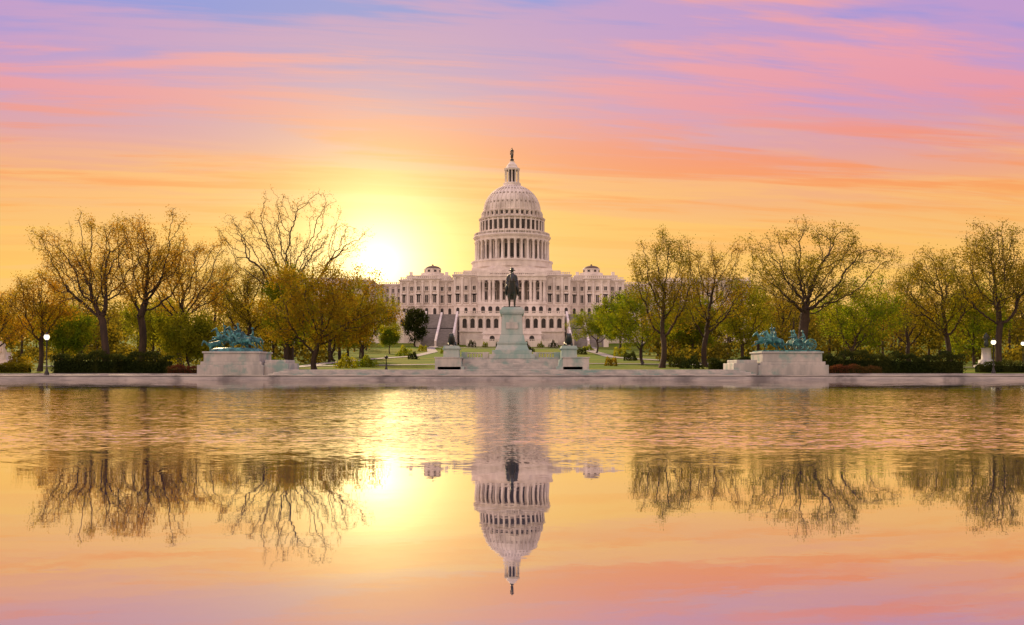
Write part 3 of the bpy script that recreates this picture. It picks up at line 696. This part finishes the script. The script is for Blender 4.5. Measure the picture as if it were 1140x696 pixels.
def tree(name,px,D,top,l,r,bot,style,seed,mesh=None):
    bx=X(px,D); bz=terr(bx,D)-.1; H=Z(top,D)-bz; cxo=X((l+r)/2,D)-bx; rx=(r-l)/2*D/F; zb=max(.5,Z(bot,D)-bz)
    st=STY[style]
    step=max(.28,min(rx,H)/26)*st.get('k',1)
    me=tree_mesh(name,seed,H,cxo,rx,zb,st['nA'],step,max(.16,H*st['rt']),st['nl'],st['ls'],st['m'],st['sp'],st['gap'],irr=st.get('irr',.3),fan=st.get('fan',.1))
    ob=bpy.data.objects.new(name,me); ob.location=(bx,D,bz); scene.collection.objects.link(ob); return ob
STY={
 'bare':dict(nA=1800,rt=.023,nl=6000,ls=.20,m=L_BUD,sp=.35,gap=.3,fan=.22,irr=.25),
 'bud':dict(nA=1200,rt=.024,nl=12000,ls=.21,m=L_BUD,sp=.45,gap=.38,irr=.35,fan=.12),
 'gold':dict(nA=1100,rt=.022,nl=13000,ls=.23,m=L_GOLD,sp=.5,gap=.36,irr=.3),
 'olive':dict(nA=1100,rt=.022,nl=15000,ls=.24,m=L_OLIVE,sp=.5,gap=.36,irr=.3),
 'oak':dict(nA=1500,rt=.036,nl=16000,ls=.24,m=L_OLIVE,sp=.5,gap=.42,irr=.28),
 'green':dict(nA=450,rt=.02,nl=15000,ls=.34,m=L_GREEN,sp=.6,gap=.2),
 'yel':dict(nA=450,rt=.02,nl=14000,ls=.32,m=L_YEL,sp=.55,gap=.2),
 'dense':dict(nA=700,rt=.026,nl=26000,ls=.28,m=L_GOLD,sp=.6,gap=.22,irr=.3),
 'ever':dict(nA=300,rt=.02,nl=9000,ls=.6,m=L_DARK,sp=.6,gap=.05,irr=.1),
}
T=[("maple_tree",44,150,308,14,78,378,'bud',1),
("elm_tree",120,136,248,42,156,350,'bud',2),
("oak_tree",152,146,243,126,208,345,'bud',3),
("maple_tree",202,165,270,158,258,355,'bud',4),
("willow_tree",207,150,352,180,240,402,'yel',5),
("maple_tree",278,185,295,236,314,370,'olive',6),
("elm_tree",322,180,221,252,400,345,'bare',7),
("oak_tree",350,148,300,288,438,388,'dense',8),
("linden_tree",316,176,306,296,348,388,'green',9),
("linden_tree",402,215,316,372,440,388,'yel',10),
("elm_tree",737,175,268,704,774,372,'olive',11),
("elm_tree",785,186,276,748,834,370,'gold',12),
("oak_tree",893,160,253,832,980,352,'oak',13),
("linden_tree",716,210,324,668,748,388,'green',14),
("linden_tree",664,330,347,638,692,379,'green',15),
("linden_tree",826,212,314,798,856,386,'yel',16),
("linden_tree",944,205,312,912,1004,390,'green',17),
("maple_tree",1056,166,284,1000,1092,372,'olive',18),
("elm_tree",1113,150,252,1064,1164,360,'olive',19),
("maple_tree",1012,230,296,975,1045,385,'gold',20),
("maple_tree",-6,160,322,-40,28,385,'bud',21),
("yew_tree",462,420,344,450,475,380,'ever',22),
("magnolia_tree",434,330,364,424,444,384,'green',23),
("linden_tree",690,370,328,664,716,376,'ever',24),
("maple_tree",870,240,300,840,905,385,'gold',25),
("maple_tree",90,210,310,55,130,390,'olive',26),
("elm_tree",240,230,292,210,275,388,'gold',27),
("linden_tree",770,230,330,745,800,392,'green',28),
("linden_tree",1085,200,322,1050,1120,392,'green',29),
("linden_tree",170,200,335,140,205,392,'yel',30),
("linden_tree",372,240,325,345,405,390,'green',31),
("linden_tree",70,190,345,45,100,395,'green',32),
("maple_tree",1160,190,290,1125,1200,385,'gold',33)]
for t in T: tree(*t)

rng=np.random.default_rng(77); C=[]; trk=[]
def blob(cx_,cy_,cz_,rx_,rz_,n):
    q=rng.normal(size=(n,3)); q/=np.linalg.norm(q,axis=1)[:,None]; q*=rng.uniform(0.2,1,(n,1))**.5
    w_=np.sin(q[:,0]*6+cx_)*np.sin(q[:,2]*6+cy_)+np.sin(q[:,1]*7+cx_*2)*.5; q=q[w_>-.55]
    C.append(q*np.array([rx_,rx_,rz_])+np.array([cx_,cy_,cz_]))
for i in range(200):
    side=rng.random()<.5
    D=rng.uniform(225,420)
    px=rng.uniform(-260,412) if side else rng.uniform(728,1400)
    top=rng.uniform(318,356)
    if px<120: top+=8
    bx=X(px,D); g=terr(bx,D); zt_=Z(top,D)
    zt_=min(zt_,g+24)
    if zt_<g+6: zt_=g+6+rng.uniform(0,3)
    h=zt_-g; trk.append((bx,D,g,h))
    for k in range(4):
        r=h*rng.uniform(.22,.34); zc=g+h*rng.uniform(.30,.78); zc=min(zc,zt_-r*.8)
        blob(bx+rng.normal()*h*.17,D+rng.normal()*h*.15,zc,r,r*.85,220)
for i in range(150):
    side=rng.random()<.5
    D=rng.uniform(215,300); px=rng.uniform(-200,392) if side else rng.uniform(738,1350)
    bx=X(px,D); g=terr(bx,D); h=rng.uniform(2.5,6); blob(bx,D,g+h*.4,h*.9,h*.6,200)
C=np.concatenate(C); V2,F2=quads(C,.85,rng)
P0=np.array([(a,b,g-.3) for a,b,g,h in trk]); P1=np.array([(a+.3,b,g+h*.65) for a,b,g,h in trk]); Rt=np.array([h*.025 for *_,h in trk])
V1,F1=tubes(P0,P1,Rt,Rt*.4,6)
me=mesh_np("distant_woodland",[(V1,F1,0,True),(V2,F2,1,False)],[BARK,L_FAR]); ob=bpy.data.objects.new("distant_woodland",me); scene.collection.objects.link(ob)

def hedge(name,x0,x1,y0,y1,h,mat,n=5000,ls=.22,seed=0):
    rg=np.random.default_rng(seed+int(abs(x0)*10)); z0=terr((x0+x1)/2,y0)
    C=np.stack([rg.uniform(x0,x1,n),rg.uniform(y0,y1,n),rg.uniform(0,1,n)],1)
    hm=h*(.84+.12*np.sin(C[:,0]*.9+seed)+.10*np.sin(C[:,0]*2.7))
    face=rg.random(n); C[:,2]=np.where(face<.35,hm,C[:,2]*hm)
    C[:,1]=np.where((face>=.35)&(face<.8),y0+rg.uniform(0,.25,n),C[:,1]); C+=rg.normal(size=C.shape)*.11; C[:,2]+=z0
    V,Fq=quads(C,ls,rg)
    core=MB(); core.box(x0+.25,x1-.25,y0+.25,y1-.25,z0-.2,z0+h*.6,0)
    Vc=np.array(core.v); Fc=np.array(core.f)
    me=mesh_np(name,[(Vc,Fc,0,False),(V,Fq,1,False)],[L_DARK,mat]); ob=bpy.data.objects.new(name,me); scene.collection.objects.link(ob)
hedge("hedge",X(57,131),X(128,131),131,134,2.9,L_DARK,7000,seed=1)
hedge("hedge",X(126,132),X(186,132),132,135,2.9,L_DARK,6000,seed=2)
hedge("hedge",X(180,127),X(248,127),129,130.2,1.15,L_RED,4500,.16,seed=3)
hedge("hedge",X(915,132),X(1000,132),132,135,3.1,L_DARK,7000,seed=4)
hedge("hedge",X(1000,133),X(1075,133),133,136,2.8,L_DARK,6000,seed=5)
hedge("hedge",X(892,127),X(988,127),129,130.2,1.2,L_RED,5500,.16,seed=6)
hedge("hedge",X(790,150),X(840,150),150,152.5,2.0,L_DARK,4500,seed=7)
hedge("hedge",X(1090,140),X(1200,140),140,142,1.6,L_DARK,5000,seed=8)
hedge("hedge",X(-60,140),X(30,140),140,142,1.3,L_OLIVE,5000,seed=9)
def shrub(name,px,D,w_,h,mat,seed):
    rg=np.random.default_rng(seed); bx=X(px,D); g=terr(bx,D); n=900
    q=rg.normal(size=(n,3)); q/=np.linalg.norm(q,axis=1)[:,None]; q*=rg.uniform(.3,1,(n,1))**.4; q[:,2]=np.abs(q[:,2])
    q*=(1+.2*np.sin(q[:,:1]*7+seed)); C_=q*np.array([w_/2,w_/2,h])+np.array([bx,D,g])
    V,Fq=quads(C_,.12+w_*.06,rg); st=np.array([[bx,D,g-.2]]); V1,F1=tubes(st,st+np.array([[0,0,h*.6]]),np.array([.08]),np.array([.03]))
    me=mesh_np(name,[(V1,F1,0,True),(V,Fq,1,False)],[BARK,mat]); ob=bpy.data.objects.new(name,me); scene.collection.objects.link(ob)
for i,(px,D,w_,h,m) in enumerate([(525,418,4,3,L_DARK),(540,416,3,2.4,L_GREEN),(556,418,4,2.6,L_DARK),(585,418,4,2.6,L_DARK),(602,416,3,2.4,L_GREEN),(616,418,4,3,L_DARK),(450,300,5,3,L_GREEN),(470,360,4,2.4,L_YEL),(690,300,5,3,L_YEL),(702,250,4,2.2,L_DARK),(655,360,4,2,L_GREEN),(408,190,4,2.2,L_GREEN),(385,180,4,2.5,L_YEL),(520,240,1.8,1.2,L_DARK),(680,190,3,1.6,L_OLIVE),(755,180,4,2.2,L_DARK),(770,170,4,2.0,L_DARK),(250,160,5,3,L_OLIVE),(300,170,5,2.5,L_GREEN),(20,150,4,2.5,L_OLIVE),(495,330,4,2,L_GREEN),(648,320,4,2.2,L_DARK),(460,260,3,1.8,L_DARK),(560,350,3,1.6,L_GREEN),(590,345,3,1.6,L_DARK)]):
    shrub("shrub",px,D,w_,h,m,i+3)

# ---------------------------------------------------------------- lamps, monuments
def lamp(px,D,h,lit=True):
    bx=X(px,D); g=terr(bx,D)
    if D<128: g=.5
    mb=MB(); mb.lathe(bx,D,[(.28,g-.05),(.28,g+.25),(.16,g+.5),(.09,g+.9),(.065,g+h*.8),(.11,g+h*.82),(.16,g+h*.86)],10,0)
    mb.lathe(bx,D,[(.15,g+h*.86),(.30,g+h*.90),(.33,g+h*.94),(.24,g+h*.985)],12,1); mb.lathe(bx,D,[(.27,g+h*.985),(.12,g+h*1.01),(.03,g+h*1.05)],10,0)
    mb.obj("street_lamp",[IRON,EMIT if lit else GLASS])
lamp(52,119,4.9); lamp(1106,135,4.6); lamp(430,150,2.3,False); lamp(1139,160,4.6); lamp(715,200,4.4,False)
e=empty("peace_monument"); D=165; bx=X(2,D); g=terr(bx,D); mb=MB()
mb.lathe(bx,D,[(4.4,g-.2),(4.4,g+.6),(4.1,g+.7),(3.9,g+.7)],24,0,False); mb.box(bx-1.7,bx+1.7,D-1.7,D+1.7,g+.7,g+1.6); mb.frus(bx,D,g+1.6,g+2.6,1.4,1.4,1.0,1.0); mb.box(bx-1.1,bx+1.1,D-1.1,D+1.1,g+2.6,g+2.8)
fig=skin_geo([(0,0,1.0,.2),(0,0,.5,.26),(0,0,.05,.32),(0,0,1.4,.2),(0,0,1.58,.07),(0,0,1.74,.11),(.2,0,1.4,.08),(.3,-.1,1.1,.06),(.15,-.25,1.0,.05),(-.2,0,1.4,.08),(-.32,0,1.1,.06),(-.2,-.2,.95,.05)],[(0,1),(1,2),(0,3),(3,4),(4,5),(3,6),(6,7),(7,8),(3,9),(9,10),(10,11)])
mb.obj("column",[STONE],e,bevel=.03)
mb=MB()
put(mb,fig,TM(bx-.15,D,g+2.8,0,1.1)); put(mb,fig,TM(bx+.35,D-.1,g+2.8,20,1.0)); put(mb,fig,TM(bx+1.2,D-1.4,g+1.6,0,1.1)); put(mb,fig,TM(bx-1.2,D-1.4,g+1.6,0,1.1))
mb.obj("figures",[STONE],e)
e=empty("garfield_monument"); D=190; bx=X(1098,D); g=terr(bx,D); mb=MB()
mb.lathe(bx,D,[(2.2,g-.2),(2.2,g+.5),(1.5,g+.6),(1.4,g+1.4),(.9,g+1.6),(.8,g+3.6),(1.0,g+3.8)],16); mb.obj("pedestal",[MARB],e)
mb=MB(); put(mb,fig,TM(bx,D,g+3.8,0,1.7)); mb.obj("figure",[BRONZE],e)

# ---------------------------------------------------------------- camera
cd=bpy.data.cameras.new("camera"); co=bpy.data.objects.new("camera",cd); scene.collection.objects.link(co)
co.location=(0,0,CH); co.rotation_euler=(math.radians(90),0,0); cd.sensor_width=36; cd.lens=36*F/1140; cd.shift_y=64/1140; cd.clip_start=.1; cd.clip_end=9000
scene.camera=co
scene.view_settings.view_transform='Standard'; scene.view_settings.look='None'; scene.view_settings.exposure=0
print("FACES",sum(len(o.data.polygons) for o in scene.objects if o.type=='MESH'))
